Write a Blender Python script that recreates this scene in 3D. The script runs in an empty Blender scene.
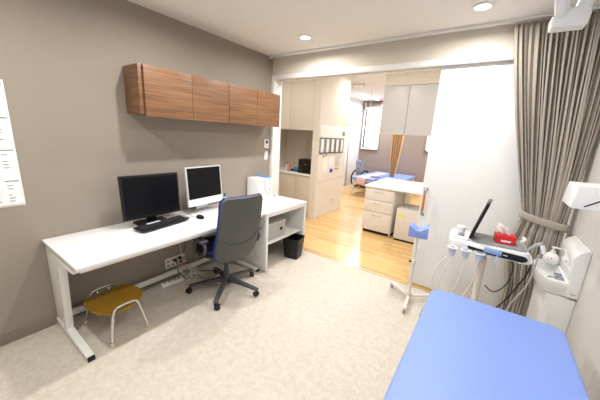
import bpy, bmesh, math, random
from mathutils import Vector, Matrix
random.seed(7)
PI = math.pi
S = bpy.context.scene
COL = S.collection

# ------------------------------------------------------------------ camera
cam_d = bpy.data.cameras.new('camera')
cam = bpy.data.objects.new('camera', cam_d)
COL.objects.link(cam)
S.camera = cam
cam_d.sensor_width = 36.0
cam_d.lens = 273.2993 / 600 * 36
cam_d.clip_start = 0.02
Rm = Matrix(((0.81775571, -0.17552664, 0.54814778),
             (0.57317624, 0.16166509, -0.80332645),
             (0.05238883, 0.97111008, 0.23281026)))
cam.matrix_world = Matrix.Translation((2.6, 0, 1.56)) @ Rm.to_4x4()

# ------------------------------------------------------------------ view + world
S.view_settings.view_transform = 'Standard'
S.view_settings.look = 'None'
S.view_settings.gamma = 1
S.view_settings.use_curve_mapping = False
S.view_settings.exposure = 0.13
w = bpy.data.worlds.new('world'); S.world = w
w.use_nodes = True
w.node_tree.nodes['Background'].inputs[0].default_value = (0.85, 0.9, 1, 1)
w.node_tree.nodes['Background'].inputs[1].default_value = 1.0

CEIL = 2.526       # front room ceiling
CEILB = 2.75       # back room ceiling
P_FRONT = 15.0     # watts of each downlight of the front room
P_BACK = 11.5
def lamp(name, loc, power, size, color=(1, .98, .955), sy=None, rot=(0, 0, 0), spread=168):
    d = bpy.data.lights.new(name, 'AREA'); d.energy = power; d.color = color
    d.spread = math.radians(spread)
    d.shape = 'DISK' if sy is None else 'RECTANGLE'; d.size = size
    if sy is not None: d.size_y = sy
    o = bpy.data.objects.new(name, d); COL.objects.link(o); o.location = loc; o.rotation_euler = rot
    return o
DOWN = [(0.83, 2.53), (2.354, 2.558), (0.83, 1.33), (2.354, 1.33), (0.83, 0.1), (2.354, 0.1)]
for x, y in DOWN: lamp('downlight_or_added_lamp', (x, y, CEIL - .012), P_FRONT if x < 1 else P_FRONT * .72, .075)
ADDED_BACK = [(-.55, 3.42), (1.0, 3.5), (2.2, 3.5), (0.45, 5.3), (2.4, 6.3), (.9, 6.6)]  # unseen lamps added to light the back room, the first for the niche counter
for x, y in ADDED_BACK: lamp('downlight_or_added_lamp', (x, y, CEILB - .012), P_BACK * (.55 if x < 0 else 1), .11, (1, .968, .935))
lamp('linear_lamp', (-.64, 8.15, CEILB - .06), 44, .06, (1, .98, .97), 1.25, spread=170)
lamp('linear_lamp', (1.6, 8.15, CEILB - .06), 44, .06, (1, .98, .97), 1.25, spread=170)  # unseen second lamp, added to light the far room

# ------------------------------------------------------------------ materials
MATS = {}
def lin(c):
    c = c / 255.0
    return c / 12.92 if c <= .04045 else ((c + .055) / 1.055) ** 2.4
def rgb(r, g, b): return (lin(r), lin(g), lin(b), 1)
def mat(name, col, rough=.5, metal=0, spec=.5, emit=None, es=0, noise=0, nscale=30, bump=0, bscale=200, coat=0, stretch=None):
    m = bpy.data.materials.new(name); m.use_nodes = True; nt = m.node_tree; b = nt.nodes['Principled BSDF']
    b.inputs['Base Color'].default_value = col; b.inputs['Roughness'].default_value = rough
    b.inputs['Metallic'].default_value = metal; b.inputs['Specular IOR Level'].default_value = spec
    b.inputs['Coat Weight'].default_value = coat
    if emit: b.inputs['Emission Color'].default_value = emit; b.inputs['Emission Strength'].default_value = es
    tc = nt.nodes.new('ShaderNodeTexCoord'); mp = nt.nodes.new('ShaderNodeMapping')
    nt.links.new(tc.outputs['Object'], mp.inputs[0])
    if stretch: mp.inputs['Scale'].default_value = stretch
    n = nt.nodes.new('ShaderNodeTexNoise'); n.inputs['Scale'].default_value = nscale; n.inputs['Detail'].default_value = 5
    nt.links.new(mp.outputs[0], n.inputs['Vector'])
    cr = nt.nodes.new('ShaderNodeValToRGB')
    k = max(noise, .01)
    cr.color_ramp.elements[0].position = .3; cr.color_ramp.elements[1].position = .7
    cr.color_ramp.elements[0].color = tuple(c * (1 - k) for c in col[:3]) + (1,)
    cr.color_ramp.elements[1].color = tuple(min(1, c * (1 + k)) for c in col[:3]) + (1,)
    nt.links.new(n.outputs['Fac'], cr.inputs[0]); nt.links.new(cr.outputs[0], b.inputs['Base Color'])
    if bump:
        n2 = nt.nodes.new('ShaderNodeTexNoise'); n2.inputs['Scale'].default_value = bscale
        nt.links.new(mp.outputs[0], n2.inputs['Vector'])
        bp = nt.nodes.new('ShaderNodeBump'); bp.inputs['Strength'].default_value = bump; bp.inputs['Distance'].default_value = .002
        nt.links.new(n2.outputs['Fac'], bp.inputs['Height']); nt.links.new(bp.outputs[0], b.inputs['Normal'])
    MATS[name] = m
    return m
mat('taupe_wallpaper', rgb(154, 144, 132), .9, noise=.09, nscale=160, bump=.35, bscale=260)
mat('beige_wallpaper', rgb(224, 216, 203), .9, noise=.03, nscale=120, bump=.2)
mat('grey_wallpaper', rgb(214, 211, 205), .9, noise=.03, nscale=120, bump=.25)
mat('tan_wallpaper', rgb(226, 218, 207), .9, noise=.03, nscale=120, bump=.2)
mat('brown_wallpaper', rgb(150, 136, 126), .9, noise=.05, nscale=90, bump=.2)
mat('white_wallpaper', rgb(232, 232, 232), .9, noise=.02, bump=.2)
mat('ceiling_paint', rgb(236, 233, 228), .95, noise=.015, nscale=60, bump=.15)
mat('taupe_skirting', rgb(140, 128, 115), .6)
mat('white_paint', rgb(238, 237, 233), .45)
mat('door_white', rgb(240, 241, 241), .32)
mat('desk_white', rgb(244, 244, 244), .28)
mat('desk_steel', rgb(236, 236, 232), .4)
mat('shelf_grey', rgb(180, 178, 173), .5)
mat('cream_laminate', rgb(226, 219, 209), .45)
mat('white_laminate', rgb(236, 233, 228), .4)
mat('pale_grey_laminate', rgb(205, 204, 203), .35)
mat('niche_panel', rgb(216, 205, 191), .5, noise=.05, nscale=8, stretch=(6, 1, .3))
mat('black_plastic', rgb(19, 20, 23), .4, spec=.35)
mat('dark_screen', rgb(10, 12, 16), .3, spec=.2)
mat('black_gloss', rgb(10, 10, 12), .2)
mat('dark_slot', rgb(20, 20, 20), .7)
mat('silver_aluminium', rgb(214, 216, 220), .35, metal=.35)
mat('chrome', rgb(215, 215, 215), .16, metal=1)
mat('steel', rgb(190, 188, 184), .32, metal=1)
mat('chair_shell_grey', rgb(82, 82, 81), .55, noise=.03, bump=.3, bscale=500)
mat('chair_dark_grey', rgb(66, 67, 70), .5)
mat('chair_blue_mesh', rgb(30, 48, 140), .8, noise=.1, nscale=300)
mat('navy_fabric', rgb(20, 26, 62), .85, noise=.1, nscale=300)
mat('caster_black', rgb(24, 24, 25), .45)
mat('cream_rubber', rgb(214, 200, 168), .6)
mat('bed_blue', rgb(132, 158, 229), .42, noise=.02, nscale=40, bump=.12, bscale=400)
mat('cushion_blue', rgb(132, 158, 228), .5)
mat('stand_white', rgb(228, 222, 212), .4)
mat('device_white', rgb(236, 238, 240), .3)
mat('device_grey', rgb(150, 152, 152), .4)
mat('probe_blue', rgb(140, 172, 224), .4)
mat('holder_blue', rgb(200, 208, 222), .4)
mat('cable_grey', rgb(176, 176, 180), .5)
mat('cable_white', rgb(226, 224, 220), .5)
mat('cable_black', rgb(22, 22, 22), .5)
mat('tissue_red', rgb(226, 40, 42), .45)
mat('tissue_paper', rgb(246, 240, 240), .9)
mat('ceramic', rgb(244, 244, 243), .12, coat=.5)
mat('plastic_white', rgb(240, 240, 240), .35)
mat('wall_plastic', rgb(236, 234, 228), .4)
mat('paper', rgb(240, 240, 240), .8)
mat('print_grey', rgb(150, 150, 158), .8)
mat('print_dark', rgb(84, 84, 92), .8)
mat('handle_wood', rgb(206, 130, 48), .45, noise=.15, nscale=30, stretch=(1, 1, .2))
mat('tan_curtain', rgb(206, 172, 128), .85, noise=.04)
mat('curtain_fabric', rgb(176, 169, 156), .85, noise=.04, nscale=220, bump=.08, bscale=600)
mat('pink_towel', rgb(232, 196, 208), .95, noise=.1, nscale=30, bump=.4)
mat('towel_print', rgb(150, 130, 125), .95, noise=.3, nscale=60)
mat('patterned_cloth', rgb(150, 160, 186), .9, noise=.6, nscale=22)
mat('bottle_pink', rgb(196, 140, 120), .4)
mat('red_cap', rgb(214, 40, 40), .4)
mat('teal_cap', rgb(20, 110, 150), .4)
mat('blue_plastic', rgb(40, 80, 190), .4)
mat('sky_blue', rgb(70, 150, 220), .4)
mat('red_print', rgb(205, 60, 80), .5)
mat('yellow', rgb(240, 226, 60), .5)
mat('yellow_note', rgb(238, 224, 160), .7)
mat('orange_tag', rgb(230, 150, 60), .5)
mat('green_tag', rgb(120, 170, 70), .5)
mat('frosted_plastic', rgb(214, 226, 232), .25)
mat('lamp_glow', rgb(255, 250, 240), .5, emit=(1, .96, .9, 1), es=9)
mat('tube_glow', rgb(255, 255, 255), .5, emit=(1, 1, 1, 1), es=6)
mat('window_glow', rgb(225, 228, 250), .3, emit=(.80, .81, 1, 1), es=.9)
mat('window_frame_grey', rgb(70, 72, 78), .4)
mat('blind_slats', rgb(140, 128, 118), .6)

def mat_wood(name, dark, light, axis=1, scale=1.0, rough=.4):
    m = bpy.data.materials.new(name); m.use_nodes = True; nt = m.node_tree; b = nt.nodes['Principled BSDF']
    tc = nt.nodes.new('ShaderNodeTexCoord'); mp = nt.nodes.new('ShaderNodeMapping')
    nt.links.new(tc.outputs['Object'], mp.inputs[0])
    sc = [14 * scale, 14 * scale, 60 * scale]; sc[axis] = 1.3 * scale
    if axis == 1 and name == 'walnut': sc[0] = 1.3
    mp.inputs['Scale'].default_value = sc
    n = nt.nodes.new('ShaderNodeTexNoise'); n.inputs['Scale'].default_value = 1.6; n.inputs['Detail'].default_value = 8
    n.inputs['Roughness'].default_value = .6; n.inputs['Distortion'].default_value = .25
    nt.links.new(mp.outputs[0], n.inputs['Vector'])
    cr = nt.nodes.new('ShaderNodeValToRGB')
    cr.color_ramp.elements[0].position = .32; cr.color_ramp.elements[1].position = .68
    cr.color_ramp.elements[0].color = dark; cr.color_ramp.elements[1].color = light
    nt.links.new(n.outputs['Fac'], cr.inputs[0]); nt.links.new(cr.outputs[0], b.inputs['Base Color'])
    b.inputs['Roughness'].default_value = rough
    MATS[name] = m
mat_wood('walnut', rgb(100, 68, 45), rgb(146, 106, 74), 1)
mat_wood('stool_wood', rgb(138, 100, 18), rgb(170, 130, 32), 1, .8, .35)

def mat_vinyl():
    m = bpy.data.materials.new('vinyl_floor'); m.use_nodes = True; nt = m.node_tree; b = nt.nodes['Principled BSDF']
    tc = nt.nodes.new('ShaderNodeTexCoord')
    def noise(s, d, dist=0):
        n = nt.nodes.new('ShaderNodeTexNoise'); n.inputs['Scale'].default_value = s; n.inputs['Detail'].default_value = d
        n.inputs['Distortion'].default_value = dist
        nt.links.new(tc.outputs['Object'], n.inputs['Vector']); return n
    n1 = noise(26, 7, .8)
    cr = nt.nodes.new('ShaderNodeValToRGB')
    e = cr.color_ramp.elements
    e[0].position = .36; e[0].color = rgb(203, 194, 180); e[1].position = .64; e[1].color = rgb(214, 207, 195)
    nt.links.new(n1.outputs['Fac'], cr.inputs[0])
    n2 = noise(120, 3)
    cr2 = nt.nodes.new('ShaderNodeValToRGB'); cr2.color_ramp.elements[0].position = .3; cr2.color_ramp.elements[1].position = .6
    cr2.color_ramp.elements[0].color = (.9, .885, .86, 1); cr2.color_ramp.elements[1].color = (1, 1, 1, 1)
    nt.links.new(n2.outputs['Fac'], cr2.inputs[0])
    mx = nt.nodes.new('ShaderNodeMix'); mx.data_type = 'RGBA'; mx.blend_type = 'MULTIPLY'; mx.inputs[0].default_value = .8
    nt.links.new(cr.outputs[0], mx.inputs[6]); nt.links.new(cr2.outputs[0], mx.inputs[7])
    nt.links.new(mx.outputs[2], b.inputs['Base Color'])
    b.inputs['Roughness'].default_value = .55
    MATS['vinyl_floor'] = m
mat_vinyl()
def mat_planks():
    m = bpy.data.materials.new('plank_floor'); m.use_nodes = True; nt = m.node_tree; b = nt.nodes['Principled BSDF']
    tc = nt.nodes.new('ShaderNodeTexCoord')
    br = nt.nodes.new('ShaderNodeTexBrick')
    br.inputs['Color1'].default_value = rgb(216, 176, 112); br.inputs['Color2'].default_value = rgb(234, 202, 144)
    br.inputs['Mortar'].default_value = rgb(196, 148, 80); br.inputs['Mortar Size'].default_value = .0015
    br.inputs['Scale'].default_value = 1; br.inputs['Brick Width'].default_value = .9; br.inputs['Row Height'].default_value = .076
    br.offset = .37
    nt.links.new(tc.outputs['Object'], br.inputs['Vector'])
    mp = nt.nodes.new('ShaderNodeMapping'); mp.inputs['Scale'].default_value = (2, 26, 1)
    nt.links.new(tc.outputs['Object'], mp.inputs[0])
    n = nt.nodes.new('ShaderNodeTexNoise'); n.inputs['Scale'].default_value = 2; n.inputs['Detail'].default_value = 6
    nt.links.new(mp.outputs[0], n.inputs['Vector'])
    cr = nt.nodes.new('ShaderNodeValToRGB'); cr.color_ramp.elements[0].position = .3; cr.color_ramp.elements[1].position = .7
    cr.color_ramp.elements[0].color = (.82, .76, .68, 1); cr.color_ramp.elements[1].color = (1, 1, 1, 1)
    nt.links.new(n.outputs['Fac'], cr.inputs[0])
    mx = nt.nodes.new('ShaderNodeMix'); mx.data_type = 'RGBA'; mx.blend_type = 'MULTIPLY'; mx.inputs[0].default_value = .8
    nt.links.new(br.outputs['Color'], mx.inputs[6]); nt.links.new(cr.outputs[0], mx.inputs[7])
    nt.links.new(mx.outputs[2], b.inputs['Base Color'])
    b.inputs['Roughness'].default_value = .2
    MATS['plank_floor'] = m
mat_planks()

# ------------------------------------------------------------------ mesh builder
class MB:
    def __init__(s): s.bm = bmesh.new()
    def _add(s, tmp, M=None):
        if M is not None: bmesh.ops.transform(tmp, matrix=M, verts=tmp.verts)
        me = bpy.data.meshes.new('t'); tmp.to_mesh(me); tmp.free(); s.bm.from_mesh(me); bpy.data.meshes.remove(me)
        return s
    def box(s, x0, y0, z0, x1, y1, z1, bv=0, M=None, seg=2):
        t = bmesh.new(); bmesh.ops.create_cube(t, size=1)
        for v in t.verts:
            v.co = Vector(((x0 + x1) / 2 + v.co.x * abs(x1 - x0), (y0 + y1) / 2 + v.co.y * abs(y1 - y0), (z0 + z1) / 2 + v.co.z * abs(z1 - z0)))
        if bv: bmesh.ops.bevel(t, geom=t.edges[:], offset=bv, segments=seg, profile=.6, affect='EDGES')
        return s._add(t, M)
    def prism(s, pts, axis, a, b, bv=0, M=None, seg=2):
        """polygon pts (2d) in the plane normal to axis, from a to b"""
        t = bmesh.new()
        def P(p, d):
            if axis == 'z': return Vector((p[0], p[1], d))
            if axis == 'y': return Vector((p[0], d, p[1]))
            return Vector((d, p[0], p[1]))
        lo = [t.verts.new(P(p, a)) for p in pts]; hi = [t.verts.new(P(p, b)) for p in pts]
        t.faces.new(lo[::-1]); t.faces.new(hi); n = len(pts)
        for i in range(n): t.faces.new((lo[i], lo[(i + 1) % n], hi[(i + 1) % n], hi[i]))
        bmesh.ops.recalc_face_normals(t, faces=t.faces[:])
        if bv:
            ed = [e for e in t.edges if len(e.link_faces) == 2 and e.calc_face_angle() > .6]
            bmesh.ops.bevel(t, geom=ed, offset=bv, segments=seg, profile=.6, affect='EDGES')
        return s._add(t, M)
    def tube(s, pts, r, n=12, cap=True, M=None, smooth_pts=0):
        pts = [Vector(p) for p in pts]
        if smooth_pts: pts = catmull(pts, smooth_pts)
        rs = r if isinstance(r, (list, tuple)) else [r] * len(pts)
        if len(rs) != len(pts): rs = [rs[0] + (rs[-1] - rs[0]) * i / (len(pts) - 1) for i in range(len(pts))]
        t = bmesh.new(); rings = []
        d0 = (pts[1] - pts[0]).normalized()
        up = Vector((0, 0, 1)) if abs(d0.z) < .9 else Vector((1, 0, 0))
        u = d0.cross(up).normalized()
        for i, p in enumerate(pts):
            if i == 0: d = pts[1] - pts[0]
            elif i == len(pts) - 1: d = pts[-1] - pts[-2]
            else: d = (pts[i + 1] - p).normalized() + (p - pts[i - 1]).normalized()
            d.normalize(); u = (u - d * u.dot(d)).normalized(); v = d.cross(u)
            rings.append([t.verts.new(p + (u * math.cos(2 * PI * k / n) + v * math.sin(2 * PI * k / n)) * rs[i]) for k in range(n)])
        for a, b in zip(rings, rings[1:]):
            for k in range(n): t.faces.new((a[k], a[(k + 1) % n], b[(k + 1) % n], b[k]))
        if cap: t.faces.new(rings[0][::-1]); t.faces.new(rings[-1])
        return s._add(t, M)
    def lathe(s, prof, n=24, c=(0, 0, 0), M=None):
        t = bmesh.new(); rings = []
        for r, z in prof:
            if r < 1e-5: rings.append([t.verts.new((c[0], c[1], c[2] + z))])
            else: rings.append([t.verts.new((c[0] + r * math.cos(2 * PI * k / n), c[1] + r * math.sin(2 * PI * k / n), c[2] + z)) for k in range(n)])
        for a, b in zip(rings, rings[1:]):
            for k in range(n):
                k2 = (k + 1) % n
                if len(a) == 1 and len(b) == 1: continue
                if len(a) == 1: t.faces.new((a[0], b[k2], b[k]))
                elif len(b) == 1: t.faces.new((a[k], a[k2], b[0]))
                else: t.faces.new((a[k], a[k2], b[k2], b[k]))
        return s._add(t, M)
    def torus(s, R, r, c=(0, 0, 0), M=None, n=32, k=10):
        pts = [(c[0] + R * math.cos(2 * PI * i / n), c[1] + R * math.sin(2 * PI * i / n), c[2]) for i in range(n + 1)]
        return s.tube(pts, r, k, False, M)
    def grid(s, f, nu, nv, closed=False):
        vs = [[s.bm.verts.new(f(i / (nu - 1), j / (nv - 1))) for i in range(nu)] for j in range(nv)]
        for j in range(nv - 1):
            for i in range(nu - 1): s.bm.faces.new((vs[j][i], vs[j][i + 1], vs[j + 1][i + 1], vs[j + 1][i]))
        return s
    def build(s, name, material, parent=None, smooth=True, solid=0, subsurf=0):
        me = bpy.data.meshes.new(name)
        bmesh.ops.recalc_face_normals(s.bm, faces=s.bm.faces[:]); s.bm.to_mesh(me); s.bm.free()
        me.materials.append(MATS[material])
        if smooth:
            me.polygons.foreach_set('use_smooth', [True] * len(me.polygons))
            me.set_sharp_from_angle(angle=math.radians(38))
        o = bpy.data.objects.new(name, me); COL.objects.link(o)
        if parent: o.parent = parent
        if solid: md = o.modifiers.new('solid', 'SOLIDIFY'); md.thickness = solid; md.offset = 0
        if subsurf: md = o.modifiers.new('sub', 'SUBSURF'); md.levels = subsurf; md.render_levels = subsurf
        return o
def catmull(p, k):
    out = []; n = len(p)
    for i in range(n - 1):
        a = p[max(i - 1, 0)]; b = p[i]; c = p[i + 1]; d = p[min(i + 2, n - 1)]
        for j in range(k):
            t = j / k
            out.append(.5 * ((2 * b) + (c - a) * t + (2 * a - 5 * b + 4 * c - d) * t * t + (3 * b - a - 3 * c + d) * t ** 3))
    out.append(p[-1]); return out
def rrect(x0, y0, x1, y1, r, n=6):
    pts = []
    for cx, cy, a in ((x1 - r, y1 - r, 0), (x0 + r, y1 - r, PI / 2), (x0 + r, y0 + r, PI), (x1 - r, y0 + r, 1.5 * PI)):
        for k in range(n + 1): pts.append((cx + r * math.cos(a + PI / 2 * k / n), cy + r * math.sin(a + PI / 2 * k / n)))
    return pts
def RZ(a, loc=(0, 0, 0)): return Matrix.Translation(loc) @ Matrix.Rotation(a, 4, 'Z')
def tag(o, label, cat, group=None):
    o['label'] = label; o['category'] = cat
    if group: o['group'] = group
    return o
def thing(name, label, cat, loc=(0, 0, 0), rz=0, group=None):
    o = bpy.data.objects.new(name, None); COL.objects.link(o); o.location = loc; o.rotation_euler = (0, 0, rz)
    o.empty_display_size = .05
    return tag(o, label, cat, group)
def struct(o): o['kind'] = 'structure'; return o
def copy_thing(o, parent=None):
    kids = list(o.children)
    c = o.copy(); COL.objects.link(c); c.parent = parent
    for ch in kids: copy_thing(ch, c)
    return c
def sbox(name, m, *a, bv=0): return struct(MB().box(*a, bv=bv).build(name, m))

# ------------------------------------------------------------------ structure: front room
YB = -0.95
sbox('floor', 'vinyl_floor', 0, YB, -.1, 3.22, 2.97, 0)
sbox('floor', 'plank_floor', -1.5, 2.97, -.1, 3.34, 9.2, -.001)
sbox('ceiling', 'ceiling_paint', 0, YB, CEIL, 3.22, 3.0, CEIL + .1)
sbox('wall_left', 'taupe_wallpaper', -.12, YB, 0, 0, 3.14, CEIL + .1)
sbox('wall_right', 'grey_wallpaper', 3.22, YB, 0, 3.34, 3.14, CEIL + .1)
sbox('wall_front', 'grey_wallpaper', -.12, YB - .1, 0, 3.34, YB, CEIL + .1)
mb = MB()
mb.box(0, 3.0, 2.305, 3.22, 3.14, CEILB)
mb.build('wall_back', 'beige_wallpaper')['kind'] = 'structure'
sbox('baseboard_left', 'taupe_skirting', 0, YB, 0, .008, 2.978, .075, bv=.002)
sbox('baseboard_right', 'taupe_skirting', 3.212, YB, 0, 3.22, 2.3, .075, bv=.002)
# door frame
sbox('trim_1', 'white_paint', 0.001, 2.98, 0, .05, 3.15, 2.3, bv=.003)
mb = MB(); mb.box(0.051, 2.98, 2.25, 3.219, 3.02, 2.304, bv=.003); mb.box(0.051, 3.085, 2.25, 3.219, 3.15, 2.304, bv=.003); mb.box(0.051, 3.02, 2.28, 3.219, 3.085, 2.304)
struct(mb.build('trim_2', 'white_paint'))
sbox('trim_3', 'steel', 0.051, 2.965, 0, 3.2, 2.978, .003)
sbox('trim_4', 'steel', .052, 3.045, 0.0, 2.0, 3.055, .002)
# sliding door
d = struct(MB().box(2.062, 3.03, .012, 3.2, 3.07, 2.262, bv=.003).build('door_1', 'door_white'))
h = MB()
h.tube([(2.1, 2.985, .862), (2.1, 2.985, 1.022)], .013, 14)
h.build('handle_grip', 'handle_wood', d)
h = MB()
for z0, z1, zz in ((1.022, 1.07, 1.085), (.862, .83, .812)):
    h.tube([(2.1, 2.985, z0), (2.1, 2.985, z1), (2.1, 2.995, (z1 + zz) / 2), (2.1, 3.029, zz)], .0115, 12, smooth_pts=4)
    h.lathe([(0, 0), (.02, 0), (.02, .006), (.012, .01), (0, .01)], 20, M=Matrix.Translation((2.1, 3.0295, zz)) @ Matrix.Rotation(PI / 2, 4, 'X'))
h.build('handle_mount', 'steel', d)
# curtain rail on the ceiling
r = thing('curtain_rail', 'long white ceiling curtain rail running above the doorway', 'curtain rail', (0, 2.925, CEIL))
mb = MB(); mb.box(.02, -.026, -.014, 3.2, .026, -.0005, bv=.003); mb.box(.02, -.026, -.02, 3.2, -.02, -.0141); mb.box(.02, .02, -.02, 3.2, .026, -.0141); mb.build('track', 'white_paint', r)
mb = MB(); mb.box(.012, -.02, -.03, .04, .02, -.0005, bv=.004); mb.build('end_cap', 'wall_plastic', r)

# ------------------------------------------------------------------ structure: back room
sbox('ceiling', 'ceiling_paint', -1.5, 3.14, CEILB, 3.34, 9.2, CEILB + .1)
sbox('wall_far', 'brown_wallpaper', -1.36, 9.1, 0, 3.34, 9.22, CEILB)
sbox('wall_right', 'white_wallpaper', 3.22, 3.14, 0, 3.34, 9.1, CEILB)
sbox('wall_left', 'white_wallpaper', -1.36, 5.52, 0, -1.24, 9.1, CEILB)
sbox('wall_partition', 'white_wallpaper', -1.36, 5.4, 0, -.13, 5.52, CEILB)
sbox('wall_niche_left', 'beige_wallpaper', -1.36, 3.14, 0, -1.24, 5.4, CEILB)
sbox('wall_niche_front', 'beige_wallpaper', -1.24, 3.02, 0, -.12, 3.14, CEILB)
sbox('wall_pillar', 'tan_wallpaper', -.13, 4.3, 0, 0, 5.42, CEILB)
sbox('baseboard_pillar', 'cream_laminate', 0, 4.3, 0, .008, 5.42, .075, bv=.002)
sbox('wall_niche_back', 'niche_panel', -1.24, 4.95, 0, -.131, 5.39, CEILB)
mb = MB()
for x in (-.95, -.66, -.5): mb.box(x, 4.944, .86, x + .006, 4.9495, 1.64)
struct(mb.build('trim_5', 'cream_laminate'))
sbox('wall_soffit', 'beige_wallpaper', -1.24, 4.33, 2.47, -.131, 4.94, CEILB - .001)
sbox('wall_soffit_right', 'tan_wallpaper', .99, 4.6, 2.385, 3.219, 4.97, CEILB - .001)
# far window
wn = struct(MB().box(-1.11, 9.075, 1.24, -.62, 9.095, 2.50).build('window_1', 'window_glow'))
mb = MB()
for a in ((-1.16, 9.03, 1.2, -1.11, 9.098, 2.7), (-.62, 9.03, 1.2, -.57, 9.098, 2.7), (-1.16, 9.02, 1.195, -.57, 9.098, 1.24), (-1.16, 9.03, 2.5, -.57, 9.098, 2.55)): mb.box(*a, bv=.004)
mb.build('window_frame', 'white_paint', wn)
MB().box(-1.11, 9.045, 1.24, -1.07, 9.074, 2.5).build('window_sash', 'window_frame_grey', wn)
MB().box(-1.07, 9.045, 1.24, -.62, 9.074, 1.262).build('window_sash', 'window_frame_grey', wn)
bl = MB()
for k in range(5): bl.box(-1.10, 9.0, 2.56 + k * .035, -.6, 9.028, 2.585 + k * .035, bv=.003)
bl.build('window_blind', 'blind_slats', wn)
wn = struct(MB().box(.95, 9.075, 1.3, 1.6, 9.095, 2.5).build('window_2', 'window_glow'))
mb = MB()
for a in ((.9, 9.03, 1.25, .95, 9.098, 2.55), (1.6, 9.03, 1.25, 1.65, 9.098, 2.55), (.9, 9.03, 1.25, 1.65, 9.098, 1.3), (.9, 9.03, 2.5, 1.65, 9.098, 2.55)): mb.box(*a, bv=.004)
mb.build('window_frame', 'white_paint', wn)
# door in the far left wall
d2 = struct(MB().box(-1.239, 7.32, 0.005, -1.225, 8.14, 1.95).build('door_2', 'white_wallpaper'))
mb = MB()
for a in ((-1.239, 8.14, 0, -1.2, 8.2, 2.0), (-1.239, 7.26, 0, -1.2, 7.32, 2.0), (-1.239, 7.32, 1.95, -1.2, 8.14, 2.0)): mb.box(*a, bv=.004)
mb.build('door_frame', 'shelf_grey', d2)

# ------------------------------------------------------------------ downlights
def downlight(x, y, z, label, grp=None):
    t = thing('downlight', label, 'ceiling light', (x, y, z), 0, grp)
    MB().lathe([(.052, -.001), (.066, -.001), (.068, -.006), (.062, -.010), (.052, -.010), (.050, -.004)], 32).build('trim_ring', 'white_paint', t)
    MB().lathe([(0, -.006), (.051, -.006), (.051, -.001), (0, -.001)], 32).build('diffuser', 'lamp_glow', t)
    return t
downlight(*DOWN[0], CEIL, 'round recessed downlight above the desk, left of the two')
downlight(*DOWN[1], CEIL, 'round recessed downlight in the ceiling above the sliding door')

# ------------------------------------------------------------------ wall cabinets (walnut)
def wall_cabinet(y0, y1, label, lead):
    t = thing('wall_cabinet', label, 'cabinet', (0, y0, 1.637), 0, 'walnut wall cabinets above the desk')
    L = y1 - y0; H = .393
    MB().box(.001, .001 if lead == 0 else -.03, 0.02, .236, L - .001, H - .002, bv=.001).build('cabinet_body', 'walnut', t)
    for k in range(2):
        MB().box(.241, k * L / 2 + .002, 0, .26, (k + 1) * L / 2 - .002, H, bv=.0015).build('door', 'walnut', t)
wall_cabinet(1.17, 2.025, 'walnut wall cabinet with two doors, the half nearest the camera', 1)
wall_cabinet(2.028, 2.862, 'walnut wall cabinet with two doors, the half beside the door frame', 0)

# thermostat and switch
t = thing('wall_thermostat', 'small white wall controller with dark square display by the door frame', 'thermostat', (0, 2.9, 1.41))
MB().box(0.0005, -.045, -.06, .016, .045, .06, bv=.004).build('casing', 'wall_plastic', t)
MB().box(.0165, -.02, .005, .018, .02, .045).build('display', 'black_plastic', t)
MB().box(.0165, -.02, -.03, .0178, .02, -.022).build('button', 'shelf_grey', t)
t = thing('light_switch', 'white rocker light switch plate below the wall controller', 'switch', (0, 2.9, 1.25))
MB().box(0.0005, -.035, -.058, .008, .035, .058, bv=.003).build('plate', 'wall_plastic', t)
MB().box(.0085, -.018, -.04, .013, .018, .04, bv=.002).build('rocker', 'plastic_white', t)
# poster on left wall
t = thing('wall_notice', 'long white printed timetable notice taped to the left wall', 'poster', (0, .29, .983))
def pf(u, v):
    fold = .004 * abs(math.sin(v * 4 * PI))
    return Vector((.0025 + fold * .6, -.16 + .30 * u, .813 * v))
MB().grid(pf, 4, 41).build('sheet', 'paper', t, solid=.0008)
mb = MB(); rnd = random.Random(3)
for k in range(4):
    zt = (k + 1) * .203 - .03
    mb.box(.0062, .06, zt, .0067, .128, zt + .004)
    for c in range(4):
        yy = -.13 + c * .066
        for j in range(6):
            if rnd.random() < .75: mb.box(.0062, yy, zt - .03 - j * .021, .0067, yy + rnd.uniform(.012, .03), zt - .0265 - j * .021)
mb.build('printed_text', 'print_dark', t)['kind'] = 'stuff'

# ------------------------------------------------------------------ desks
DZ = .712
t = thing('desk', 'long white steel desk carrying the monitors, with open kneehole', 'desk', (0, 0, 0))
MB().box(.004, .476, DZ - .024, .69, 2.15, DZ, bv=.003).build('desktop', 'desk_white', t)
MB().box(.04, .50, DZ - .05, .665, 2.14, DZ - .0245).build('under_frame', 'desk_steel', t)
for yy in (.48, 2.092):
    lg = MB()
    lg.prism([(.012, 0.01), (.20, 0.01), (.22, .07), (.30, DZ - .11), (.30, DZ - .052), (.012, DZ - .052)], 'y', yy + .008, yy + .036, .002)
    lg.prism([(.19, .05), (.24, .05), (.30, DZ - .11), (.60, DZ - .072), (.60, DZ - .0505), (.205, DZ - .0505)], 'y', yy, yy + .046, .003)
    lg.prism([(.012, .012), (.615, .012), (.615, .032), (.245, .062), (.012, .062)], 'y', yy, yy + .046, .003)
    l = lg.build('leg', 'desk_steel', t)
    MB().box(.616, yy + .002, .002, .632, yy + .044, .031, bv=.003).build('foot_cap', 'black_plastic', l)
MB().box(.045, .536, .055, .075, 2.09, .105, bv=.002).build('stretcher', 'desk_steel', t)
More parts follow.
